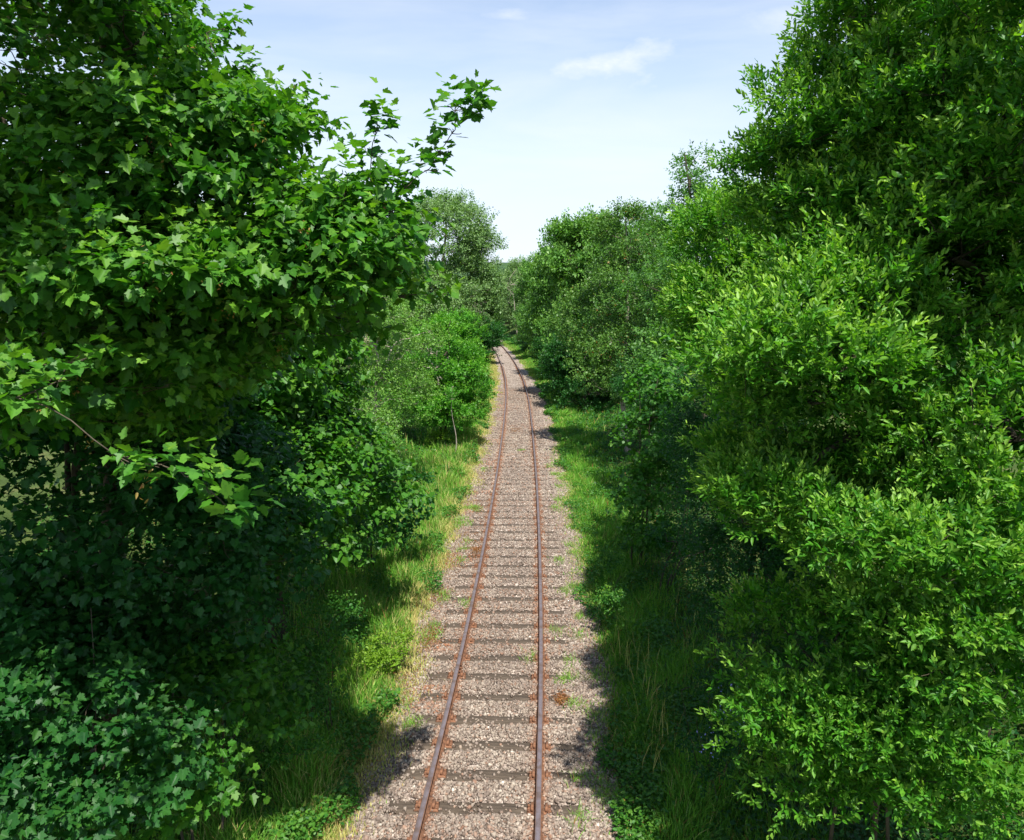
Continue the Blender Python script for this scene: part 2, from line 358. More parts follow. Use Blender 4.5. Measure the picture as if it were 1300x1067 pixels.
# ------------------------------------------------------------------ ground
def grid(xs, ys, zf, name, mat, kind='structure', label=None):
    X, Y = np.meshgrid(xs, ys); Z = zf(X, Y); V = np.stack([X, Y, Z], -1).reshape(-1, 3)
    nx, ny = len(xs), len(ys); i = np.arange(ny - 1)[:, None] * nx; j = np.arange(nx - 1)[None]
    Fq = np.stack([i + j, i + j + 1, i + nx + j + 1, i + nx + j], -1).reshape(-1, 4)
    o = mesh_np(name, V, [Fq], mat, smooth_=True); return tag(o, label, None, None, kind)
def groundmat():
    m, t, o = newmat('ground'); tc = N(t, 'ShaderNodeTexCoord')
    n = N(t, 'ShaderNodeTexNoise'); n.inputs['Scale'].default_value = .9; n.inputs['Detail'].default_value = 8
    t.links.new(tc.outputs['Object'], n.inputs['Vector'])
    green = ramp(t, n.outputs['Fac'], [(.3, (.03, .055, .012)), (.55, (.06, .09, .022)), (.75, (.12, .12, .045))])
    straw = ramp(t, n.outputs['Fac'], [(.3, (.34, .27, .15)), (.7, (.46, .38, .24))])
    at = N(t, 'ShaderNodeAttribute', attribute_name='field'); mx = N(t, 'ShaderNodeMix', data_type='RGBA')
    t.links.new(at.outputs['Fac'], mx.inputs[0]); t.links.new(green, mx.inputs[6]); t.links.new(straw, mx.inputs[7])
    p = N(t, 'ShaderNodeBsdfPrincipled'); p.inputs['Roughness'].default_value = .95; p.inputs['Specular IOR Level'].default_value = .1
    n2 = N(t, 'ShaderNodeTexNoise'); n2.inputs['Scale'].default_value = 14; n2.inputs['Detail'].default_value = 6
    t.links.new(tc.outputs['Object'], n2.inputs['Vector']); b = N(t, 'ShaderNodeBump'); b.inputs['Distance'].default_value = .06
    t.links.new(n2.outputs['Fac'], b.inputs['Height']); t.links.new(b.outputs[0], p.inputs['Normal'])
    t.links.new(mx.outputs[2], p.inputs['Base Color']); t.links.new(p.outputs[0], o.inputs[0]); return m
gx = np.concatenate([-np.geomspace(1500, 16, 26), np.linspace(-15, 15, 121), np.geomspace(16, 1500, 26)])
gy = np.concatenate([np.linspace(-40, 4, 12), np.linspace(5, 60, 150), np.geomspace(61, 2500, 60)])
gr = grid(gx, gy, terr, 'ground', groundmat(), 'structure')
GX, GY = np.meshgrid(gx, gy); fa = smooth(13, 17, -(GX - xc(GY))) * (1 - smooth(60, 120, GY))
a_ = gr.data.attributes.new('field', 'FLOAT', 'POINT'); a_.data.foreach_set('value', fa.astype(np.float32).ravel())
# wooded far hill
def hill(x, y): return -6 + 72 * np.exp(-((y - 1250) / 260) ** 2) * (.75 + .25 * np.sin(x * .004 + 1.2)) + 3.0 * np.sin(x * .11) * np.sin(y * .09) + 2 * np.sin(x * .31 + y * .2)
grid(np.linspace(-1300, 1300, 260), np.linspace(850, 1500, 80), hill, 'hill',
     noisemat('hill_wood', [(.35, (.02, .05, .02)), (.65, (.05, .10, .035))], .05, bump=1, bscale=.2, rough=1), 'structure')

# ballast bed: ridged between the sleepers
SP = .70; ys_s = 10.69 + SP * np.arange(-6, 176)
def arc_s(y): return (y - 10.69) / SP
def ballast_z(d, y):
    a = np.abs(d); ph = arc_s(y) % 1.0
    rid = .060 * smooth(.14, .34, np.minimum(ph, 1 - ph)) * (1 - smooth(1.25, 1.5, a))
    sh = .035 * smooth(1.2, 1.5, a) - .16 * smooth(1.75, 2.9, a)
    return -.030 + rid + sh + .012 * np.sin(y * 3.1 + d * 2) * np.sin(d * 4.3 - y)
def ballastmat():
    m, t, o = newmat('ballast'); tc = N(t, 'ShaderNodeTexCoord')
    v = N(t, 'ShaderNodeTexVoronoi'); v.inputs['Scale'].default_value = 26; t.links.new(tc.outputs['Object'], v.inputs['Vector'])
    s = N(t, 'ShaderNodeSeparateColor'); t.links.new(v.outputs['Color'], s.inputs[0])
    c = ramp(t, s.outputs[0], [(0, (.10, .075, .06)), (.35, (.23, .18, .145)), (.7, (.34, .275, .23)), (1, (.52, .455, .385))])
    n = N(t, 'ShaderNodeTexNoise'); n.inputs['Scale'].default_value = 1.3; n.inputs['Detail'].default_value = 6
    t.links.new(tc.outputs['Object'], n.inputs['Vector'])
    a = N(t, 'ShaderNodeAttribute', attribute_name='rust')
    mu = N(t, 'ShaderNodeMath', operation='MULTIPLY'); t.links.new(a.outputs['Fac'], mu.inputs[0])
    r2 = ramp(t, n.outputs['Fac'], [(.35, (.25, .25, .25)), (.6, (1, 1, 1))]); t.links.new(r2, mu.inputs[1])
    mx = N(t, 'ShaderNodeMix', data_type='RGBA'); mx.inputs[7].default_value = (.24, .10, .05, 1)
    t.links.new(mu.outputs[0], mx.inputs[0]); t.links.new(c, mx.inputs[6])
    a2 = N(t, 'ShaderNodeAttribute', attribute_name='soil'); n3 = N(t, 'ShaderNodeTexNoise'); n3.inputs['Scale'].default_value = 3.5
    n3.inputs['Detail'].default_value = 8; t.links.new(tc.outputs['Object'], n3.inputs['Vector'])
    ad = N(t, 'ShaderNodeMath', operation='ADD'); t.links.new(a2.outputs['Fac'], ad.inputs[0]); t.links.new(n3.outputs['Fac'], ad.inputs[1])
    f2 = ramp(t, ad.outputs[0], [(.80, (0, 0, 0)), (.98, (1, 1, 1))])
    mx2 = N(t, 'ShaderNodeMix', data_type='RGBA'); t.links.new(f2, mx2.inputs[0]); t.links.new(mx.outputs[2], mx2.inputs[6])
    t.links.new(ramp(t, n3.outputs['Fac'], [(.35, (.11, .085, .035)), (.6, (.27, .20, .10))]), mx2.inputs[7]); mx = mx2
    p = N(t, 'ShaderNodeBsdfPrincipled'); p.inputs['Roughness'].default_value = .9; p.inputs['Specular IOR Level'].default_value = .2
    b = N(t, 'ShaderNodeBump'); b.inputs['Distance'].default_value = .03; b.invert = True
    t.links.new(v.outputs['Distance'], b.inputs['Height']); t.links.new(b.outputs[0], p.inputs['Normal'])
    t.links.new(mx.outputs[2], p.inputs['Base Color']); t.links.new(p.outputs[0], o.inputs[0]); return m
bd = np.linspace(-3.0, 3.0, 41); by_ = np.concatenate([np.arange(2, 45, .1), np.arange(45, 175, .175)])
BD, BY = np.meshgrid(bd, by_); BX = BD + xc(BY); BZ = ballast_z(BD, BY); nb = len(bd)
i = np.arange(len(by_) - 1)[:, None] * nb; j = np.arange(nb - 1)[None]
rustf = np.exp(-((np.abs(BD) - .75) / .13) ** 2) * .55
bal = mesh_np('ballast_bed', np.stack([BX, BY, BZ], -1).reshape(-1, 3), [np.stack([i + j, i + j + 1, i + nb + j + 1, i + nb + j], -1).reshape(-1, 4)],
              ballastmat(), attrs={'rust': rustf.ravel(), 'soil': (smooth(1.5, 2.6, np.where(BD < 0, -BD, BD - .35)) * .9).ravel()}, smooth_=True)
tag(bal, kind='structure')

# loose stones, real ones near the camera
def stonemat():
    m, t, o = newmat('ballast_stone'); a = N(t, 'ShaderNodeAttribute', attribute_name='tone'); g = N(t, 'ShaderNodeAttribute', attribute_name='age')
    c = ramp(t, a.outputs['Fac'], [(0, (.08, .058, .042)), (.3, (.21, .165, .135)), (.6, (.29, .24, .19)), (.88, (.42, .36, .295)), (1, (.64, .58, .50))])
    mx = N(t, 'ShaderNodeMix', data_type='RGBA'); mx.inputs[7].default_value = (.27, .11, .05, 1)
    t.links.new(g.outputs['Fac'], mx.inputs[0]); t.links.new(c, mx.inputs[6])
    p = N(t, 'ShaderNodeBsdfPrincipled'); p.inputs['Roughness'].default_value = .85; p.inputs['Specular IOR Level'].default_value = .25
    t.links.new(mx.outputs[2], p.inputs['Base Color']); t.links.new(p.outputs[0], o.inputs[0]); return m
def stones(n=210000):
    g = np.random.default_rng(5)
    y = 6.5 + 50 * g.random(n) ** 1.9; d = g.normal(size=n) * .1 + g.uniform(-2.5, 2.5, n)
    ph = arc_s(y) % 1.0
    on = (np.abs(d) < 1.3) & ((ph > .80) | (ph < .20))
    keep = (~on | (g.random(n) < .09 + .3 * (np.sin(y * 9.1 + d * 6) > .75))) & (np.abs(np.abs(d) - .75) > .06) & (g.random(n) > smooth(1.5, 2.5, np.abs(d)) * .8)
    y, d, on = y[keep], d[keep], on[keep]; n = len(y)
    s = g.uniform(.011, .023, n) * (1 + .35 * (y > 25)) * g.choice([1, 1.35], n, p=[.85, .15])
    c = np.stack([d + xc(y), y, np.where(on, np.maximum(ballast_z(d, y), -.004), ballast_z(d, y)) + s * .45], -1)
    cube = np.array([[x, yy, z] for x in (-1, 1) for yy in (-1, 1) for z in (-1, 1)], float)
    fq = np.array([[0, 1, 3, 2], [4, 6, 7, 5], [0, 4, 5, 1], [2, 3, 7, 6], [0, 2, 6, 4], [1, 5, 7, 3]])
    V = cube[None] * g.uniform(.55, 1.15, (n, 1, 3)) * g.uniform(.6, 1.1, (n, 8, 1))
    q = nrm(g.normal(size=(n, 4))); w, x, yq, z = q.T
    Rm = np.stack([1 - 2 * (yq**2 + z**2), 2 * (x*yq - z*w), 2 * (x*z + yq*w), 2 * (x*yq + z*w), 1 - 2 * (x**2 + z**2), 2 * (yq*z - x*w),
                   2 * (x*z - yq*w), 2 * (yq*z + x*w), 1 - 2 * (x**2 + yq**2)], -1).reshape(n, 3, 3)
    V = np.einsum('nij,nvj->nvi', Rm, V) * s[:, None, None] + c[:, None]
    ft = (fq[None] + (np.arange(n) * 8)[:, None, None]).reshape(-1, 4)
    rust = np.exp(-((np.abs(d) - .75) / .12) ** 2) * .8 * g.random(n) + .45 * g.random(n) * (g.random(n) < .15 + .25 * (np.sin(y * .8 + 2) > .3))
    rust += (g.random(n) < .5) * .5 * ((d < -.9) & (np.sin(y * 1.1) + np.sin(y * 2.7 + 1) > .9))
    tn = g.beta(2, 2.4, n) * (.86 + .14 * np.sin(y * 1.9 + 3 * np.sin(d * 2)) * np.sin(d * 3.1 + y * .7)) * (1 - .16 * np.exp(-(d / .35) ** 2) * (np.sin(y * .5) > -.2)) + .18 * (g.random(n) < .06); tn *= np.where(on, .8, 1)
    o = mesh_np('ballast_stones', V.reshape(-1, 3), [ft], stonemat(), attrs={'tone': np.repeat(np.clip(tn, 0, 1), 8), 'age': np.repeat(np.clip(rust, 0, 1), 8)})
    tag(o, 'loose pinkish grey ballast stones between and beside the sleepers', 'gravel', kind='stuff')
stones()

# ------------------------------------------------------------------ the railway track
m_rust = noisemat('rail_rust', [(.3, (.09, .045, .028)), (.55, (.20, .095, .052)), (.8, (.30, .15, .085))], 18, rough=.9, bump=.4, bscale=90)
def steel():
    m, t, o = newmat('rail_head'); tc = N(t, 'ShaderNodeTexCoord'); n = N(t, 'ShaderNodeTexNoise'); n.inputs['Scale'].default_value = 5
    n.inputs['Detail'].default_value = 6; t.links.new(tc.outputs['Object'], n.inputs['Vector'])
    p = N(t, 'ShaderNodeBsdfPrincipled'); p.inputs['Metallic'].default_value = .6; p.inputs['Roughness'].default_value = .45
    t.links.new(ramp(t, n.outputs['Fac'], [(.35, (.20, .14, .12)), (.55, (.28, .23, .24)), (.8, (.20, .12, .085))]), p.inputs['Base Color'])
    t.links.new(p.outputs[0], o.inputs[0]); return m
m_head = steel()
m_wood = noisemat('sleeper_wood', [(.3, (.045, .034, .025)), (.6, (.105, .08, .058)), (.8, (.16, .125, .095))], 9, rough=.9, bump=.6, bscale=60, stretch=(.3, 3, 1))
track = empty('railway_track', (0, 0, 0), 'rusty single line railway track on pinkish ballast running away and bending left', 'railway track')
RZ = .02                                                      # underside of the rail foot
prof = [(-.07, 0), (.07, 0), (.07, .012), (.012, .028), (.012, .105), (.038, .115), (.038, .144), (.033, .150), (-.033, .150), (-.038, .144), (-.038, .115), (-.012, .105), (-.012, .028), (-.07, .012)]
ry = np.concatenate([np.arange(3, 60, .7), np.arange(60, 175, 1.0)])
def perp(y):
    e = .3; dx = (xc(y + e) - xc(y - e)) / (2 * e); t = nrm(np.stack([dx, np.ones_like(dx)], -1)); return np.stack([t[:, 1], -t[:, 0]], -1), t
pp, _ = perp(ry)
for sgn in (-1, 1):
    V = []
    for (u, z) in prof:
        V.append(np.concatenate([np.stack([xc(ry), ry], -1) + pp * (sgn * .7525 + u), np.full((len(ry), 1), RZ + z)], 1))
    V = np.stack(V, 1); k = len(prof); i = np.arange(len(ry) - 1)[:, None] * k; j = np.arange(k)[None]; j2 = (j + 1) % k
    Fq = np.stack([i + j, i + j2, i + k + j2, i + k + j], -1).reshape(-1, 4)
    mi = np.tile(np.array([1 if q in (7,) else 0 for q in range(k)]), len(ry) - 1)
    mesh_np('rail', V.reshape(-1, 3), [Fq], None, track, mats=[m_rust, m_head], midx=mi)
def box_pts(c, h):
    x, y, z = h; V = np.array([[sx * x, sy * y, sz * z] for sx in (-1, 1) for sy in (-1, 1) for sz in (-1, 1)], float) + c
    Fq = np.array([[0, 1, 3, 2], [4, 6, 7, 5], [0, 4, 5, 1], [2, 3, 7, 6], [0, 2, 6, 4], [1, 5, 7, 3]]); return V, Fq
def fishplates():
    for sgn in (-1, 1):
        for y0 in (12.9, 31.1, 49.3, 67.5):
            t_ = perp(np.array([y0]))[1][0]; Vs, Fs, n = [], [], 0
            parts = [((sx * .022, 0, .062), (.009, .26, .036)) for sx in (-1, 1)] + [((sx * .038, yy, .062), (.010, .014, .014)) for sx in (-1, 1) for yy in (-.18, -.06, .06, .18)]
            for c, h in parts:
                v, f = box_pts(np.array(c), h); Vs.append(v); Fs.append(f + n); n += 8
            o = mesh_np('fishplate', np.concatenate(Vs), [np.concatenate(Fs)], m_rust, track, local=True)
            o.location = (float(xc(y0)) + sgn * .7525, y0, RZ); o.rotation_euler = (0, 0, math.atan2(t_[1], t_[0]) - math.pi / 2)
fishplates()
def sleeper_geo(g):
    # a worn timber: chamfered, slightly bowed, split ends
    xs = np.linspace(-1.28, 1.28, 15); sec = np.array([(-.127, -.12), (.127, -.12), (.127, -.012), (.115, 0), (-.115, 0), (-.127, -.012)])
    V = np.array([[[x + g.normal() * .004, s[0] + g.normal() * .004, s[1] + (g.normal() * .004)] for s in sec] for x in xs]); k = 6
    i = np.arange(len(xs) - 1)[:, None] * k; j = np.arange(k)[None]; j2 = (j + 1) % k
    Fq = np.stack([i + j, i + k + j, i + k + j2, i + j2], -1).reshape(-1, 4)
    caps = np.array([[0, 1, 2, 3, 4, 5], [84 + q for q in (5, 4, 3, 2, 1, 0)]]); return V.reshape(-1, 3), [Fq, caps]
def chair_geo():
    Vs, Fs, n = [], [], 0
    for c, h in (((0, 0, .008), (.17, .10, .0105)), ((-.095, 0, .045), (.022, .065, .032)), ((.095, 0, .045), (.022, .065, .032)),
                 ((-.14, .05, .028), (.016, .016, .014)), ((.14, -.05, .028), (.016, .016, .014)), ((-.14, -.05, .026), (.014, .014, .012)), ((.14, .05, .026), (.014, .014, .012))):
        v, f = box_pts(np.array(c), h); v[v[:, 2] > c[2], :2] = (v[v[:, 2] > c[2], :2] - np.array(c)[:2]) * .85 + np.array(c)[:2]
        Vs.append(v); Fs.append(f + n); n += 8
    return np.concatenate(Vs), [np.concatenate(Fs)]
g_ = np.random.default_rng(3)
protos = []
for q in range(4):
    v, f = sleeper_geo(g_); s = mesh_np('sleeper', v, f, m_wood, track, local=True)
    cv, cf = chair_geo()
    for sg in (-1, 1):
        if not protos and sg == -1:
            ch = mesh_np('rail_chair', cv, cf, m_rust, s, local=True); chair_me = ch.data
        else:
            ch = bpy.data.objects.new('rail_chair', chair_me); COL.objects.link(ch); ch.parent = s
        ch.location = (sg * .7525, 0, 0)
    protos.append(s)
used = set(); restV, restF, rn = [], [], 0
sl_y = ys_s; vis = 100
for k, y in enumerate(sl_y):
    t_ = perp(np.array([y]))[1][0]; ang = math.atan2(t_[1], t_[0]) - math.pi / 2
    loc = (float(xc(y)) + g_.normal() * .012, y, g_.normal() * .004 - .004)
    if k < vis:
        q = k % 4
        if q not in used: s = protos[q]; used.add(q)
        else: s = copy_tree(protos[q], track)
        s.location = loc; s.rotation_euler = (0, 0, ang + g_.normal() * .008)
    else:
        v, f = box_pts(np.array([0, 0, -.06]), (1.28, .127, .058)); c, s_ = math.cos(ang), math.sin(ang)
        v = np.stack([v[:, 0] * c - v[:, 1] * s_ + loc[0], v[:, 0] * s_ + v[:, 1] * c + loc[1], v[:, 2]], -1)
        restV.append(v); restF.append(f + rn); rn += 8
tag(mesh_np('sleeper', np.concatenate(restV), [np.concatenate(restF)], m_wood, track), kind='stuff')

# ------------------------------------------------------------------ grass and low growth (stuff)
def blades(name, n, ysmp, dsmp, hfun, agefun, label, seed, wid=.006, mat='grass', lean=.45):
    g = np.random.default_rng(seed)
    y = ysmp(g, n); d = dsmp(g, n, y); x = d + xc(y); z = terr(x, y)
    z = np.where(np.abs(d) < 2.9, np.maximum(z, ballast_z(d, y)), z) - .01
    h = hfun(g, d, y); keep = h > .03; x, y, z, d, h = x[keep], y[keep], z[keep], d[keep], h[keep]; n = len(x)
    a = g.uniform(0, 6.28, n); dr = np.stack([np.cos(a), np.sin(a), np.zeros(n)], -1); sdv = np.stack([-np.sin(a), np.cos(a), np.zeros(n)], -1)
    b = g.uniform(0, 6.28, n); sdv = np.stack([np.cos(b), np.sin(b), np.zeros(n)], -1)
    w = wid * np.maximum(1, y / 16) * g.uniform(.6, 1.5, n); ln = lean * g.uniform(.1, 1.3, n)
    O = np.stack([x, y, z], -1); V = []
    for t, ww in ((0, .7), (.4, 1), (.75, .7)):
        c = O + dr * (ln * h * t * t)[:, None] + np.array([0, 0, 1]) * (h * t * (1 - .25 * ln * t))[:, None]
        V += [c - sdv * (w * ww)[:, None], c + sdv * (w * ww)[:, None]]
    V.append(O + dr * (ln * h * 1.05)[:, None] + np.array([0, 0, 1]) * (h * (1 - .3 * ln))[:, None])
    V = np.stack(V, 1); off = (np.arange(n) * 7)[:, None, None]
    Fq = (np.array([[0, 1, 3, 2], [2, 3, 5, 4]])[None] + off).reshape(-1, 4); Ft = (np.array([[4, 5, 6]])[None] + off).reshape(-1, 3)
    ag = np.clip(agefun(g, d, y), 0, 1); tn = g.random(n)
    o = mesh_np(name, V.reshape(-1, 3), [Fq, Ft], M[mat], attrs={'tone': np.repeat(tn, 7), 'age': np.repeat(ag, 7)})
    tag(o, label, 'grass', kind='stuff'); print(name, n, flush=True)
def ydist(lo, hi, p): return lambda g, n: lo + (hi - lo) * g.random(n) ** p
def wob(y, s): return .28 * np.sin(y * .9 + s) + .18 * np.sin(y * 2.3 + s * 2) + .1 * np.sin(y * 5.1 + s)
LE = lambda y: np.interp(y, [0, 10, 16, 20, 28, 40, 130], [1.5, 1.5, 1.7, 1.78, 1.5, 1.45, 1.3])      # ballast edge distance left
RE = lambda y: np.interp(y, [0, 10, 20, 29, 38, 51, 70, 130], [1.95, 1.95, 1.7, 1.6, 1.9, 2.1, 1.7, 1.4])
blades('verge_grass', 150000, ydist(7, 120, 2.2), lambda g, n, y: -(LE(y) + .4 * wob(y, 0) + np.abs(g.normal(size=n)) * 1.25 + g.normal(size=n) * .16),
       lambda g, d, y: g.uniform(.5, 1.2, len(d)) * (.10 + .42 * smooth(1.5, 2.6, -d)) * (.75 + .5 * np.sin(y * 1.3 + d * 2) ** 2),
       lambda g, d, y: np.where(g.random(len(d)) < .12 + .8 * (1 - smooth(1.7, 2.3, -d + wob(y, 3) * .5)), g.uniform(.45, 1, len(d)), g.uniform(0, .18, len(d))),
       'tall green and straw yellow grass along the left edge of the ballast', 21)
blades('verge_grass', 130000, ydist(7, 120, 2.2), lambda g, n, y: RE(y) + .4 * wob(y, 1.5) + np.abs(g.normal(size=n)) * .95 + g.normal(size=n) * .16,
       lambda g, d, y: g.uniform(.5, 1.2, len(d)) * (.10 + .34 * smooth(1.7, 2.7, d)) * (.7 + .5 * np.sin(y * 1.1 - d * 2) ** 2),
       lambda g, d, y: np.where(g.random(len(d)) < .07 + .4 * (1 - smooth(1.8, 2.2, d)), g.uniform(.3, .9, len(d)), g.uniform(0, .12, len(d))),
       'bright green grass along the right edge of the ballast', 22)
# tufts growing in the ballast
def tuft_d(g, n, y):
    c = np.array([[1.15, 12.6], [1.05, 14.6], [1.3, 13.4], [.55, 13.5], [1.7, 9.6], [-1.5, 14.5], [-.9, 16], [1.9, 11.2], [.2, 33], [1.5, 17], [-1.55, 11.8], [1.6, 20]])
    c = np.concatenate([c, np.stack([g.choice([-1, 1], 46) * g.uniform(1.15, 1.8, 46), g.uniform(9, 32, 46)], -1)])
    k = g.integers(0, len(c), n); y[:] = c[k, 1] + g.normal(size=n) * .13; return c[k, 0] + g.normal(size=n) * .09
blades('ballast_weeds', 7000, ydist(8, 30, 1), tuft_d, lambda g, d, y: g.uniform(.05, .17, len(d)), lambda g, d, y: g.uniform(0, .35, len(d)),
       'small green weed tufts sprouting in the ballast', 23, wid=.004, lean=.9)
blades('seed_stalks', 70, ydist(9.6, 14, 1), lambda g, n, y: 2.55 + g.normal(size=n) * .22, lambda g, d, y: g.uniform(.55, 1.0, len(d)),
       lambda g, d, y: g.uniform(.6, 1, len(d)), 'tall dry brown seed stalks standing out of the grass on the right', 24, wid=.0045, lean=.3)
blades('seed_stalks', 220, ydist(15, 34, 1), lambda g, n, y: -2.5 + g.normal(size=n) * .3, lambda g, d, y: g.uniform(.5, .95, len(d)),
       lambda g, d, y: g.uniform(.5, 1, len(d)), 'tall dry straw seed stalks standing out of the grass on the left', 25, wid=.004, lean=.3)
# leafy ground cover on both banks
def cover(name, n, side, d0, d1, mat, label, seed, size=.07, hmax=.5, ylo=7, yhi=130, p=2.0, leaf='dia', young=.4):
    g = np.random.default_rng(seed); y = ylo + (yhi - ylo) * g.random(n) ** p
    d = side * (d0 + (d1 - d0) * g.random(n) + .8*wob(y, seed)); x = d + xc(y)
    hh = hmax * (.35 + .65 * (np.sin(x * 2.1 + y * .8) * np.sin(y * 1.4 - x) * .5 + .5)) * g.random(n) ** .7
    P = np.stack([x, y, terr(x, y) + hh], -1)
    a = g.uniform(0, 6.28, n); D = np.stack([np.cos(a), np.sin(a), g.normal(size=n) * .35], -1)
    Nn = np.array([0, 0, 1]) + g.normal(size=(n, 3)) * .5; sz = size * np.maximum(1, y / 22) * g.uniform(.5, 1.3, n)
    A, Fc, nv = leaf_arrays(leaf, P, D, Nn, sz)
    o = mesh_np(name, A, Fc, M[mat], attrs={'tone': np.repeat(g.random(n), nv), 'age': np.repeat(np.clip(young * g.random(n) * (hh / hmax) * 1.5, 0, 1), nv)})
    tag(o, label, 'undergrowth', kind='stuff')
cover('undergrowth', 130000, -1, 2.6, 9, 'bramble', 'leafy undergrowth of nettles and brambles on the left bank', 31)
cover('undergrowth', 120000, 1, 2.9, 9, 'shrub', 'dark leafy undergrowth on the right bank under the trees', 32)
cover('verge_herbs', 80000, -1, 1.9, 3.6, 'bramble', 'fresh green leafy herbs among the grass on the left verge', 33, size=.062, hmax=.52, yhi=60, leaf='oval')
cover('verge_herbs', 60000, 1, 1.9, 3.3, 'bramble', 'fresh green leafy herbs among the grass on the right verge', 34, size=.062, hmax=.46, yhi=60, leaf='oval')
def redweed():
    g = np.random.default_rng(41); n = 9000
    c = np.array([[-1.35, 20.5, .5], [-1.5, 18.6, .45], [-1.35, 24, .5], [-1.6, 16.5, .35], [-1.75, 12.6, .4], [-1.9, 10.6, .35], [-.1, 38, .35], [-1.45, 14.3, .25], [-1.3, 28, .5], [-.95, 19.5, .2], [1.1, 12.0, .1]])
    k = g.integers(0, len(c), n); d = c[k, 0] + g.normal(size=n) * c[k, 2] * .5; y = c[k, 1] + g.normal(size=n) * c[k, 2] * 1.3
    P = np.stack([d + xc(y), y, ballast_z(d, y) + .02 + g.random(n) * .05], -1); a = g.uniform(0, 6.28, n)
    A, Fc, nv = leaf_arrays('dia', P, np.stack([np.cos(a), np.sin(a), g.normal(size=n) * .4], -1), np.array([0, 0, 1]) + g.normal(size=(n, 3)) * .6, g.uniform(.012, .04, n))
    tag(mesh_np('red_weeds', A, Fc, M['rust_weed'], attrs={'tone': np.repeat(g.random(n), nv), 'age': np.repeat(g.random(n) * .6, nv)}),
        'low rust red creeping weeds on the ballast left of the rails', 'weeds', kind='stuff')
redweed()

# ------------------------------------------------------------------ near trees
E0 = [(-4.0, 4.6, 10.3, 1.6, 1.5, .6)] + EV([(-10, 130, 7.5, 1.8, 2.3, 2.1), (170, 460, 7.6, 1.2, 1.2, .8), (250, 250, 6.8, .95, 1.2, .95), (240, 380, 6.5, 1.0, 1.2, .7), (400, 350, 6.4, .55, .8, .6), (455, 300, 6.3, .36, .5, .42),  # first lobe: unseen above the view, added to shade the lower left
         (60, 420, 6.4, 1.2, 1.4, .9), (470, 375, 6.5, .32, .4, .25)])
ext = []
for a, b, c, r in [(500, 262, 6.3, .15), (520, 235, 6.3, .13), (545, 215, 6.3, .11), (560, 190, 6.3, .11), (578, 165, 6.3, .12), (595, 140, 6.3, .13), (600, 128, 6.3, .10), (578, 136, 6.3, .08),
                   (470, 230, 6.3, .2), (472, 195, 6.3, .13), (478, 165, 6.3, .11), (480, 150, 6.3, .08), (262, 42, 6.9, .16), (285, 38, 6.9, .08), (300, 95, 6.8, .18), (322, 84, 6.8, .08),
                   (350, 200, 6.5, .25), (335, 160, 6.6, .25), (160, 20, 6.6, .4), (240, 120, 6.6, .35),
                   (205, 590, 4.3, .13), (235, 605, 4.2, .14), (265, 620, 4.15, .12), (180, 595, 4.4, .10), (20, 505, 4.4, .26), (60, 490, 4.6, .18), (110, 455, 5.0, .2), (290, 648, 4.1, .06)]:
    ext.append(tuple(P3(a, b, c)) + (r,))
tree('sycamore_tree', 'large broad leaved sycamore close on the left, one branch reaching out against the sky', 'tree',
     (-5.6, 9.6), E0, 500, (.30, .62), .42, 85, 'sycamore', 'syc', 101, trunk_r=.2, young=.55, extra=ext, twigs=3, back=.55)
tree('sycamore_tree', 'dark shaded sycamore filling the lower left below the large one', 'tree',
     (-5.4, 9.5), EV([(90, 640, 8.6, 1.9, 1.6, 1.9), (260, 700, 9.0, 1.2, 1.2, 1.5), (60, 520, 9, 1.6, 1.2, 1.2), (200, 520, 9.5, 1.0, 1.2, .9)]), 210, (.35, .65), .45, 62, 'sycamore', 'shrub', 102,  # deep shade put into the colour: darker shrub leaves on this sycamore
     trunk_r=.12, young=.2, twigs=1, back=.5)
tree('sycamore_tree', 'bushy mid green sycamore behind the large one, standing over the left verge', 'tree',
     (-4.6, 14), EV([(280, 480, 12.5, 1.6, 1.6, 1.5), (375, 455, 13.5, .95, 1.2, 1.1), (380, 590, 13.5, 1.2, 1.3, 1.2), (350, 640, 12, 1.3, 1.2, 1.3), (440, 640, 14.5, 1.05, 1.1, 1.2), (230, 520, 12, 1.5, 1.5, 1.6)]),
     360, (.32, .62), .45, 60, 'sycamore_mid', 'syc', 103, trunk_r=.13, young=.35, size=.92, stems=3)
tree('sycamore_bush', 'low rounded dark leaved bush beside the straw grass of the left verge', 'bush',
     (-3.5, 18.5), EV([(490, 635, 18.5, .95, 1.0, 1.0), (440, 660, 17, 1.0, 1.0, .9)]), 55, (.28, .5), .5, 75, 'sycamore_mid', 'shrub', 104, trunk_r=.05, young=.4, size=.8, stems=3)
syc0 = [o for o in bpy.data.objects if o.name == 'sycamore_tree'][0]
def seeds():
    g = np.random.default_rng(77); cr = [c for c in syc0.children if c.name.startswith('crown')][0].data
    co = np.empty(len(cr.vertices) * 3, np.float32); cr.vertices.foreach_get('co', co); co = co.reshape(-1, 3) + np.array(syc0.location)
    pts = co[g.integers(0, len(co), 230)]; n = 14; P = np.repeat(pts, n, 0) + g.normal(size=(230 * n, 3)) * [.035, .035, .05] - [0, 0, .05]
    A, Fc, nv = leaf_arrays('ell', P, g.normal(size=P.shape) + [0, 0, -.8], g.normal(size=P.shape), g.uniform(.02, .042, len(P)))
    tag(mesh_np('seed_cluster', A, Fc, M['seed'], syc0, attrs={'tone': np.repeat(g.random(len(P)), nv), 'age': np.repeat(g.random(len(P)) * .5, nv)}), kind='stuff')
seeds()
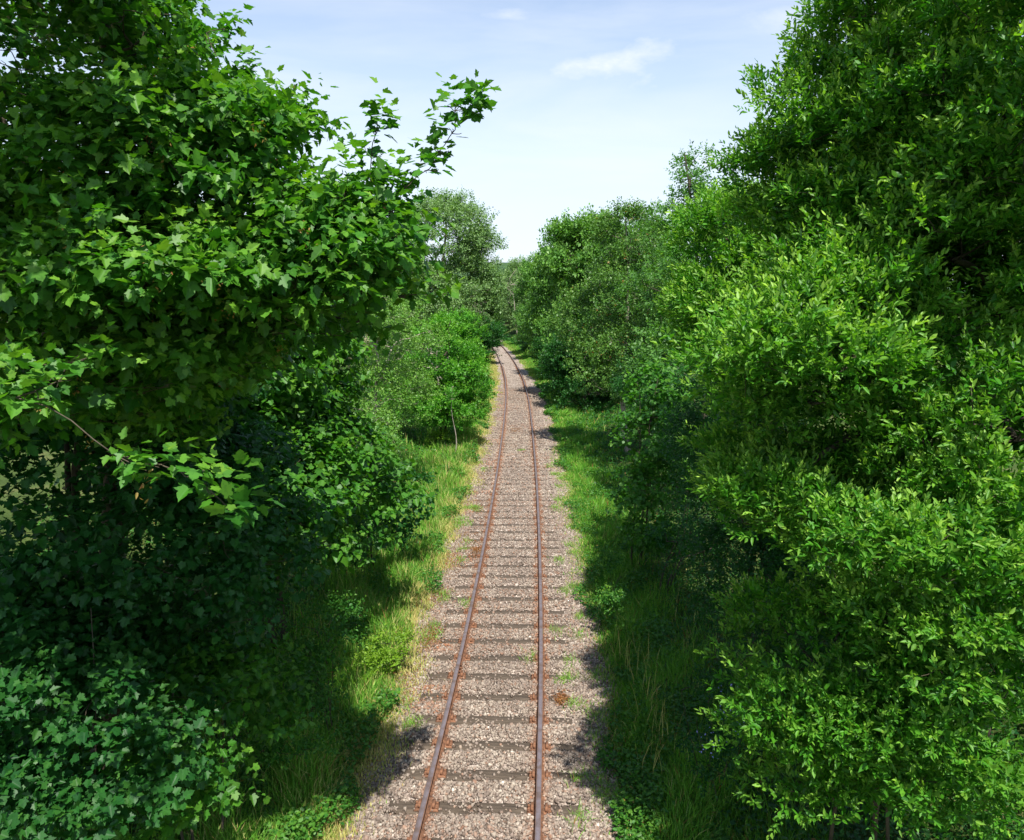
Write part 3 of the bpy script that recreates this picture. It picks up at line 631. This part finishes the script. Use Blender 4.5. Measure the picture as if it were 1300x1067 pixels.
# willows on the right
E1 = EV([(1345, 70, 7.2, 1.9, 2.3, 2.2), (1170, 170, 7.8, .85, 1.2, 1.1), (1065, 190, 8.2, .7, 1.0, .85), (1000, 215, 8.8, .35, .6, .5), (1120, 250, 8.0, .85, 1.2, .9), (1030, 265, 8.6, .5, .8, .7), (1000, 450, 6.9, .62, .9, .62), (1060, 410, 7.2, .6, .9, .5), (1030, 500, 7.4, .7, .9, .6),
         (1210, 330, 7.4, 1.5, 1.3, 1.0), (1290, 560, 6.6, .9, 1.0, .75), (1290, 260, 9, 1.8, 1.3, 1.7), (1330, 110, 9, 1.8, 1.3, 1.5), (1180, 430, 9.2, 1.3, 1.2, 1.0), (1290, 400, 9.5, 1.6, 1.2, 1.6)])
tree('willow_tree', 'towering bright green willow close on the right, rising past the top of the photo', 'tree',
     (7.4, 9.6), E1, 640, (.28, .60), .72, 260, 'willow', 'willow', 111, trunk_r=.2, young=.75, twigs=2, limb_r=.02)
tree('willow_tree', 'dark spreading willow with pale green branch tips below the towering one', 'tree',
     (6.3, 9.4), EV([(1130, 660, 6.6, 1.1, 1.0, .5), (1010, 640, 7.0, .6, .8, .35), (1230, 760, 6.6, 1.1, 1.2, .9), (1060, 560, 8.6, 1.5, 1.2, .9), (1240, 620, 8.6, 1.6, 1.2, 1.2)]),
     210, (.26, .55), .36, 210, 'willow', 'willow', 112, trunk_r=.12, young=.75, twigs=1, limb_r=.02, back=.35)
tree('willow_bush', 'glossy willow bush in the lower right corner with lit yellow green tips', 'bush',
     (3.7, 7.4), EV([(1040, 850, 7.2, .8, .9, .8), (1150, 900, 6.8, .9, 1.0, .9), (1260, 900, 6.6, .9, 1.0, 1.0), (1010, 940, 7.2, .6, .8, .6)]), 120, (.26, .52), .4, 200, 'willow', 'willow', 113,
     trunk_r=.06, young=.55, stems=4, limb_r=.015, back=.35)
tree('willow_tree', 'rounded bright willow behind the towering one, its crown nearer the track', 'tree',
     (5.3, 14), EV([(945, 330, 13, 1.0, 1.4, 1.1), (905, 400, 13.5, .75, 1.2, 1.0), (960, 400, 12, 1.1, 1.2, 1.0), (915, 290, 15, .7, 1.2, .6)]), 200, (.3, .55), .6, 170, 'willow_mid', 'willow', 114,
     trunk_r=.14, young=.7, stems=2)
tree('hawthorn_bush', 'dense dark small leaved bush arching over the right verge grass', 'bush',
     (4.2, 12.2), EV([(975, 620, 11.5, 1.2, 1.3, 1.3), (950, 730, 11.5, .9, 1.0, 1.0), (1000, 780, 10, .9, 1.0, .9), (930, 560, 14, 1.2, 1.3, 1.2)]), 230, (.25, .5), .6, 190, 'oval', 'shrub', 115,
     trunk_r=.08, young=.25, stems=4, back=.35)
tree('sycamore_sapling', 'young open sycamore standing on the right verge, grass showing through its stems', 'sapling',
     (3.25, 18.5), EV([(822, 560, 18.5, .7, .8, .8), (815, 625, 18.2, .7, .8, .5), (835, 500, 19.5, .75, .8, .7), (860, 600, 19, .6, .8, .9), (835, 670, 18, .6, .7, .6)]), 110, (.25, .5), .4, 60, 'sycamore_mid', 'syc', 116,
     trunk_r=.05, young=.25, stems=3, size=.85, limb_r=.015)
tree('hawthorn_bush', 'low dark leaved bush at the foot of the open sapling on the right verge', 'bush',
     (3.6, 17), EV([(865, 690, 16.5, .6, .8, .7), (905, 640, 18, 1.2, 1.2, 1.2)]), 60, (.25, .45), .6, 110, 'oval_mid', 'shrub', 117, trunk_r=.04, young=.3, stems=3, size=.8)

# ------------------------------------------------------------------ low bushes near the bottom
tree('bramble_bush', 'dark broad leaved bramble bush in the lower left corner', 'bush',
     (-4.6, 7.2), EV([(60, 880, 7.2, 1.0, 1.0, .8), (10, 820, 7.4, .8, .9, .8), (150, 940, 7.2, 1.0, 1.0, .7)]), 95, (.22, .42), .5, 105, 'sycamore', 'shrub', 121, trunk_r=.03, young=.35, stems=4, limb_r=.01)
tree('sycamore_sapling', 'sycamore sapling with large leaves at the bottom edge, left of the tall grass', 'sapling',
     (-3.7, 8.4), EV([(240, 930, 8.2, .85, .9, .9), (310, 900, 9.0, .7, .8, .9), (170, 1000, 7.4, .8, .8, .5)]), 46, (.28, .5), .45, 62, 'sycamore', 'syc', 122, trunk_r=.04, young=.3, stems=3, limb_r=.012)
tree('bramble_bush', 'leafy green bush between the lower left saplings and the grass of the verge', 'bush',
     (-2.75, 11), EV([(410, 800, 11, .5, .7, .45), (370, 930, 9.4, .5, .6, .4), (390, 860, 10.2, .45, .6, .45)]), 45, (.18, .36), .55, 200, 'oval', 'bramble', 123, trunk_r=.02, young=.6, stems=4, limb_r=.008)
tree('dogwood_bush', 'small yellow green bush glowing beside the left edge of the ballast', 'bush',
     (-1.95, 13.0), EV([(497, 825, 13.0, .36, .42, .3), (470, 850, 12.6, .28, .35, .22)]), 22, (.12, .22), .6, 420, 'oval', 'yellow', 124, trunk_r=.015, young=.5, stems=3, limb_r=.007)
tree('bramble_bush', 'knee high yellow green weedy bush at the right edge of the ballast', 'bush',
     (2.15, 16.5), EV([(768, 712, 16.5, .26, .45, .2), (775, 760, 14.4, .26, .4, .2)]), 26, (.12, .24), .6, 330, 'oval', 'bramble', 127, trunk_r=.012, young=.9, stems=3, limb_r=.006)
tree('bramble_bush', 'bright yellow flecked low bush beside the ballast under the left trees, farther along', 'bush',
     (-1.95, 27), EV([(585, 620, 26.5, .4, .6, .35), (560, 560, 34, .7, .9, .4)]), 26, (.2, .32), .6, 140, 'oval_mid', 'yellow', 125, trunk_r=.02, young=.3, stems=3, size=.7, limb_r=.01)
tree('flowering_bush', 'low bush with small pale blue flowers at the foot of the willow bush', 'bush',
     (2.95, 9.6), EV([(930, 900, 9.6, .42, .5, .4), (900, 960, 9.2, .35, .4, .3)]), 26, (.14, .28), .6, 260, 'oval', 'shrub', 126, trunk_r=.015, young=.3, stems=3, limb_r=.007)

fb = [o for o in bpy.data.objects if o.name.startswith('flowering_bush')][0]
g_f = np.random.default_rng(8); cc = np.array([P3(935, 885, 9.2), P3(945, 915, 9.0), P3(925, 905, 9.1), P3(905, 945, 8.9)]); nf = 150
Pf = cc[g_f.integers(0, 4, nf)] + g_f.normal(size=(nf, 3)) * .10
A, Fc, nv = leaf_arrays('oval', Pf, g_f.normal(size=(nf, 3)), np.array([0, -.6, .8]) + g_f.normal(size=(nf, 3)) * .4, g_f.uniform(.018, .034, nf))
tag(mesh_np('blossom', A, Fc, noisemat('blossom', [(.3, (.22, .24, .55)), (.7, (.38, .40, .75))], 20), fb), kind='stuff')

def dead_tree(x, y, h, label, seed, n=16, lean=(0, 0)):
    g = np.random.default_rng(seed); z = float(terr(x, y)); root = empty('dead_tree', (x, y, z - .1), label, 'tree')
    T = Tubes(); p, rr = limb((x, y, z - .2), (x + lean[0], y + lean[1], z + h), .13, .02, .1, g, 12); T.add(p, rr, 7); T.build('trunk', M['palebark'], root)
    B = Tubes()
    for _ in range(n):
        k = g.integers(4, 12); e = p[k] + nrm(g.normal(size=3) * [1, .6, .5] + [0, -.2, .25]) * h * g.uniform(.2, .42)
        q, r2 = limb(p[k], e, .045, .012, .35, g, 8, .15); B.add(q, r2, 5)
        for _ in range(4):
            m = g.integers(2, 8); e2 = q[m] + nrm(g.normal(size=3) + [0, 0, .4]) * h * g.uniform(.08, .2)
            q2, r3 = limb(q[m], e2, .02, .008, .3, g, 6); B.add(q2, r3, 4)
    B.build('branch', M['palebark'], root); return root
dead_tree(-4.3, 44, 4.3, 'bare dead tree with pale twisted branches above the bright green young tree', 51, 9)
dead_tree(-5.2, 84, 5.5, 'bare pale dead tree overhanging the line just before the bend', 52, 14, (1.6, 0))
dead_tree(1.2, 118, 10, 'tall bare pale trunk leaning over beyond the bend', 53, 8, (-1.6, 0))
# ------------------------------------------------------------------ middle distance
tree('birch_tree', 'slender tree with a pale bare stem and sparse olive leaves on the left', 'tree',
     (-4.9, 25), EV([(470, 420, 25, 1.3, 1.3, 1.5), (460, 520, 25, 1.4, 1.4, 1.6), (520, 430, 27, 1.0, 1.0, 1.3), (500, 500, 26, 1.3, 1.2, 1.3), (440, 560, 22, 1.3, 1.2, 1.1)]), 170, (.3, .6), .6, 75, 'oval_mid', 'olive', 131, bark='palebark', trunk_r=.11, young=.6, twigs=3, back=.6)
tree('ash_sapling', 'bright green young tree leaning over the left of the ballast', 'tree',
     (-3.6, 35), EV([(565, 455, 35, 1.5, 1.5, 1.7), (545, 510, 35, 1.6, 1.6, 1.3), (595, 490, 34, .75, 1.0, 1.1), (580, 425, 36, 1.1, 1.1, 1.0), (575, 525, 34, 1.5, 1.2, .8)]), 190, (.35, .65), .6, 66, 'ash', 'lime', 132, trunk_r=.1, young=.6, stems=2, size=.85)
tree('willow_tree', 'thin sapling with a bare pale stem in front of the bright green young tree', 'sapling',
     (-2.6, 32), EV([(573, 500, 32, .35, .35, .4)]), 9, (.15, .28), .6, 120, 'oval_mid', 'lime', 133, bark='palebark', trunk_r=.035, young=.6)
tree('ash_tree', 'russet flecked tall tree with a pale trunk on the right', 'tree',
     (5.1, 32), EV([(800, 305, 32, 1.3, 1.2, 1.4), (795, 380, 32, 1.7, 1.7, 1.9), (790, 470, 31, 1.9, 1.7, 1.7), (830, 420, 31, 1.5, 1.5, 2.0), (745, 420, 34, 1.4, 1.4, 1.8)]), 300, (.35, .65), .75, 62, 'oval_mid', 'russet', 134,
     bark='palebark', trunk_r=.15, young=.5, twigs=1, back=.5, size=1.35)
tree('ash_tree', 'feathery pale topped ash showing above the willows on the right', 'tree',
     (7.2, 27), EV([(880, 225, 27, .8, 1.0, .9), (890, 280, 27, 1.3, 1.3, 1.1), (860, 300, 27, 1.2, 1.3, 1.2), (850, 380, 26, 1.4, 1.4, 1.6), (865, 470, 24, 1.4, 1.4, 1.6)]), 130, (.35, .6), .7, 48, 'ash', 'ash', 135,
     trunk_r=.14, young=.5, size=.8, back=.4)
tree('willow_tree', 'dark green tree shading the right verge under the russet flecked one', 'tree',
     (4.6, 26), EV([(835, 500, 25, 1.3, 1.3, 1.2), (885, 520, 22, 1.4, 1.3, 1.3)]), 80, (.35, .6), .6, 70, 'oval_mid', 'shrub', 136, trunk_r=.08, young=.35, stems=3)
tree('twiggy_tree', 'grey green twiggy tree with bare pale branches on the left beyond the young green tree', 'tree',
     (-7.5, 58), EV([(560, 310, 58, 3.8, 3.5, 3.6), (590, 370, 58, 2.6, 2.6, 3.0), (540, 390, 56, 3.2, 3, 3.2), (610, 330, 60, 1.5, 1.8, 2)]), 430, (.6, 1.1), .7, 26, 'oval_mid', 'grey', 137,
     bark='palebark', trunk_r=.3, young=.5, size=2.0, twigs=2, limb_r=.055, back=.5)
def EV2(px, py, D, r, ry, rz): return EV([(px, py, D, r, ry, rz)])
tree('field_tree', 'greyish tree rising behind the pale stemmed one on the left', 'tree',
     (-10, 46), EV([(480, 330, 46, 2.6, 2.6, 2.4), (440, 400, 44, 3.2, 2.6, 3.0), (500, 420, 46, 2.2, 2, 2.6)]), 110, (.6, 1.0), .65, 24, 'oval_mid', 'olive', 138, trunk_r=.2, young=.4, size=1.7, back=.3)

# round crowned trees farther off: four built, the rest copied
def far_proto(name, label, seed, mat, bark, w, h, n, dens, group, size=1.0, twigs=1):
    g = np.random.default_rng(seed); env = []
    for q in range(6):
        a = g.uniform(0, 6.28); rr = g.uniform(.1, .5) * w
        env.append((math.cos(a) * rr, math.sin(a) * rr, h * g.uniform(.38, .74), w * g.uniform(.4, .62), w * g.uniform(.4, .62), h * g.uniform(.16, .27)))
    env.append((0, 0, h * .28, w * .85, w * .85, h * .24))
    root = empty(name, (0, 0, 0), label, 'tree', group)
    C, R, U = [], [], []
    env = np.array(env)
    while len(C) < n:
        e = env[g.integers(len(env))]; u = nrm(g.normal(size=3)); c = e[:3] + e[3:] * u * g.uniform(.7, 1) ** .5
        if c[2] < .3 or (np.linalg.norm((c - env[:, :3]) / env[:, 3:], axis=1) < .6).any(): continue
        C.append(c); R.append(g.uniform(.5, .95)); U.append(u)
    C, R, U = map(np.array, (C, R, U)); T = Tubes(); p, rr = limb((0, 0, -.5), (0, 0, h * .8), .22, .04, .08, g, 12); T.add(p, rr, 8)
    for c in C[::2]:
        k = np.argmin(np.linalg.norm(p - c, axis=1) + np.maximum(0, p[:, 2] - c[2]) * 1.5); q, r2 = limb(p[k], c, .05, .012, .14, g, 6, .2); T.add(q, r2, 5)
    T.build('trunk', M[bark], root); crown('crown', C, R, U, .65, dens, 'far', mat, root, g, .6, size)
    return root
FG = 'round crowned trees lining the far track'
pA = far_proto('broadleaf_tree', 'x', 201, 'far', 'bark', 3.6, 9, 300, 36, FG, .85)
pB = far_proto('broadleaf_tree', 'x', 202, 'grey', 'palebark', 3.2, 8, 220, 30, FG, .85)
pC = far_proto('broadleaf_tree', 'x', 203, 'ash', 'bark', 3.4, 9.5, 260, 34, FG, .85)
pD = far_proto('broadleaf_tree', 'x', 204, 'shrub', 'bark', 3.0, 7, 150, 34, FG, .85)
used_p = set()
def far(p, px, D, ztop, w, label):
    """a tree seen at column px, D metres off, crown top on sight line ztop, w metres wide"""
    hgt = {id(pA): 9, id(pB): 8, id(pC): 9.5, id(pD): 7}[id(p)]; ww = {id(pA): 7.2, id(pB): 6.4, id(pC): 6.8, id(pD): 6.0}[id(p)]
    o = p if id(p) not in used_p else copy_tree(p); used_p.add(id(p))
    x = P3(px, 381, D)[0]; z0 = float(terr(x, D)); zt = P3(px, ztop, D)[2]
    s = w / ww; o.location = (x, D, z0 - .2); o.scale = (s, s, (zt - z0) / hgt / .97); o.rotation_euler = (0, 0, rng.uniform(0, 6.28))
    o['label'] = label
far(pA, 765, 50, 258, 8.5, 'large round green tree behind the russet flecked one on the right')
far(pC, 815, 44, 250, 7, 'fresh green round tree between the russet flecked tree and the feathery ash')
far(pA, 725, 66, 285, 8.5, 'round green tree left of the large round one on the right of the line')
far(pD, 742, 46, 400, 4.6, 'low dark shrubby tree at the edge of the right verge, before the bend')
far(pC, 700, 84, 335, 8, 'sloping shouldered green tree next nearer the bend on the right of the line')
far(pD, 718, 62, 410, 5, 'dark squat tree in the shade below the round green ones on the right')
far(pB, 664, 135, 322, 8.5, 'tall tree with a leaning pale trunk, on the skyline above the bend')
far(pC, 672, 96, 430, 2.6, 'little bright green bush on the grass just right of the bend')
far(pB, 688, 110, 372, 8, 'pale green tree right of the bend, lower than its neighbour')
far(pB, 640, 150, 378, 10, 'pale twiggy tree closing the view straight above the bend')
far(pB, 655, 165, 368, 10, 'pale tree behind the twiggy one above the bend')
far(pA, 610, 140, 350, 10, 'grey green tree left of the bend on the skyline')
far(pD, 600, 78, 395, 6, 'dark tree crowding the track on the inside of the bend')
far(pB, 592, 95, 372, 7, 'pale twiggy tree behind the dark one inside the bend')
far(pD, 575, 50, 430, 4.6, 'dark shrubby tree behind the bright young tree on the left')
far(pA, 520, 70, 330, 9, 'broad green tree half hidden behind the twiggy grey green one')
far(pA, 400, 60, 330, 10, 'broad tree far behind the large sycamore on the left')
far(pC, 980, 45, 330, 9, 'round tree hidden behind the willows, at the right')
far(pD, 610, 110, 405, 7, 'small dark tree touching the rails at the far end of the line')
far(pA, 640, 190, 365, 12, 'farthest green tree behind the twiggy pair above the bend')
far(pA, 690, 175, 345, 12, 'far green tree on the skyline right of the leaning pale trunk')
far(pC, 745, 52, 300, 6.5, 'bright green round tree squeezed between the russet flecked tree and the big round one')
far(pA, 690, 92, 318, 7.5, 'round green tree on the right where the skyline drops to the gap')
far(pC, 560, 120, 340, 11, 'far tree peeping between the twiggy tree and the bend')
print('leaf faces', LEAVES[0])
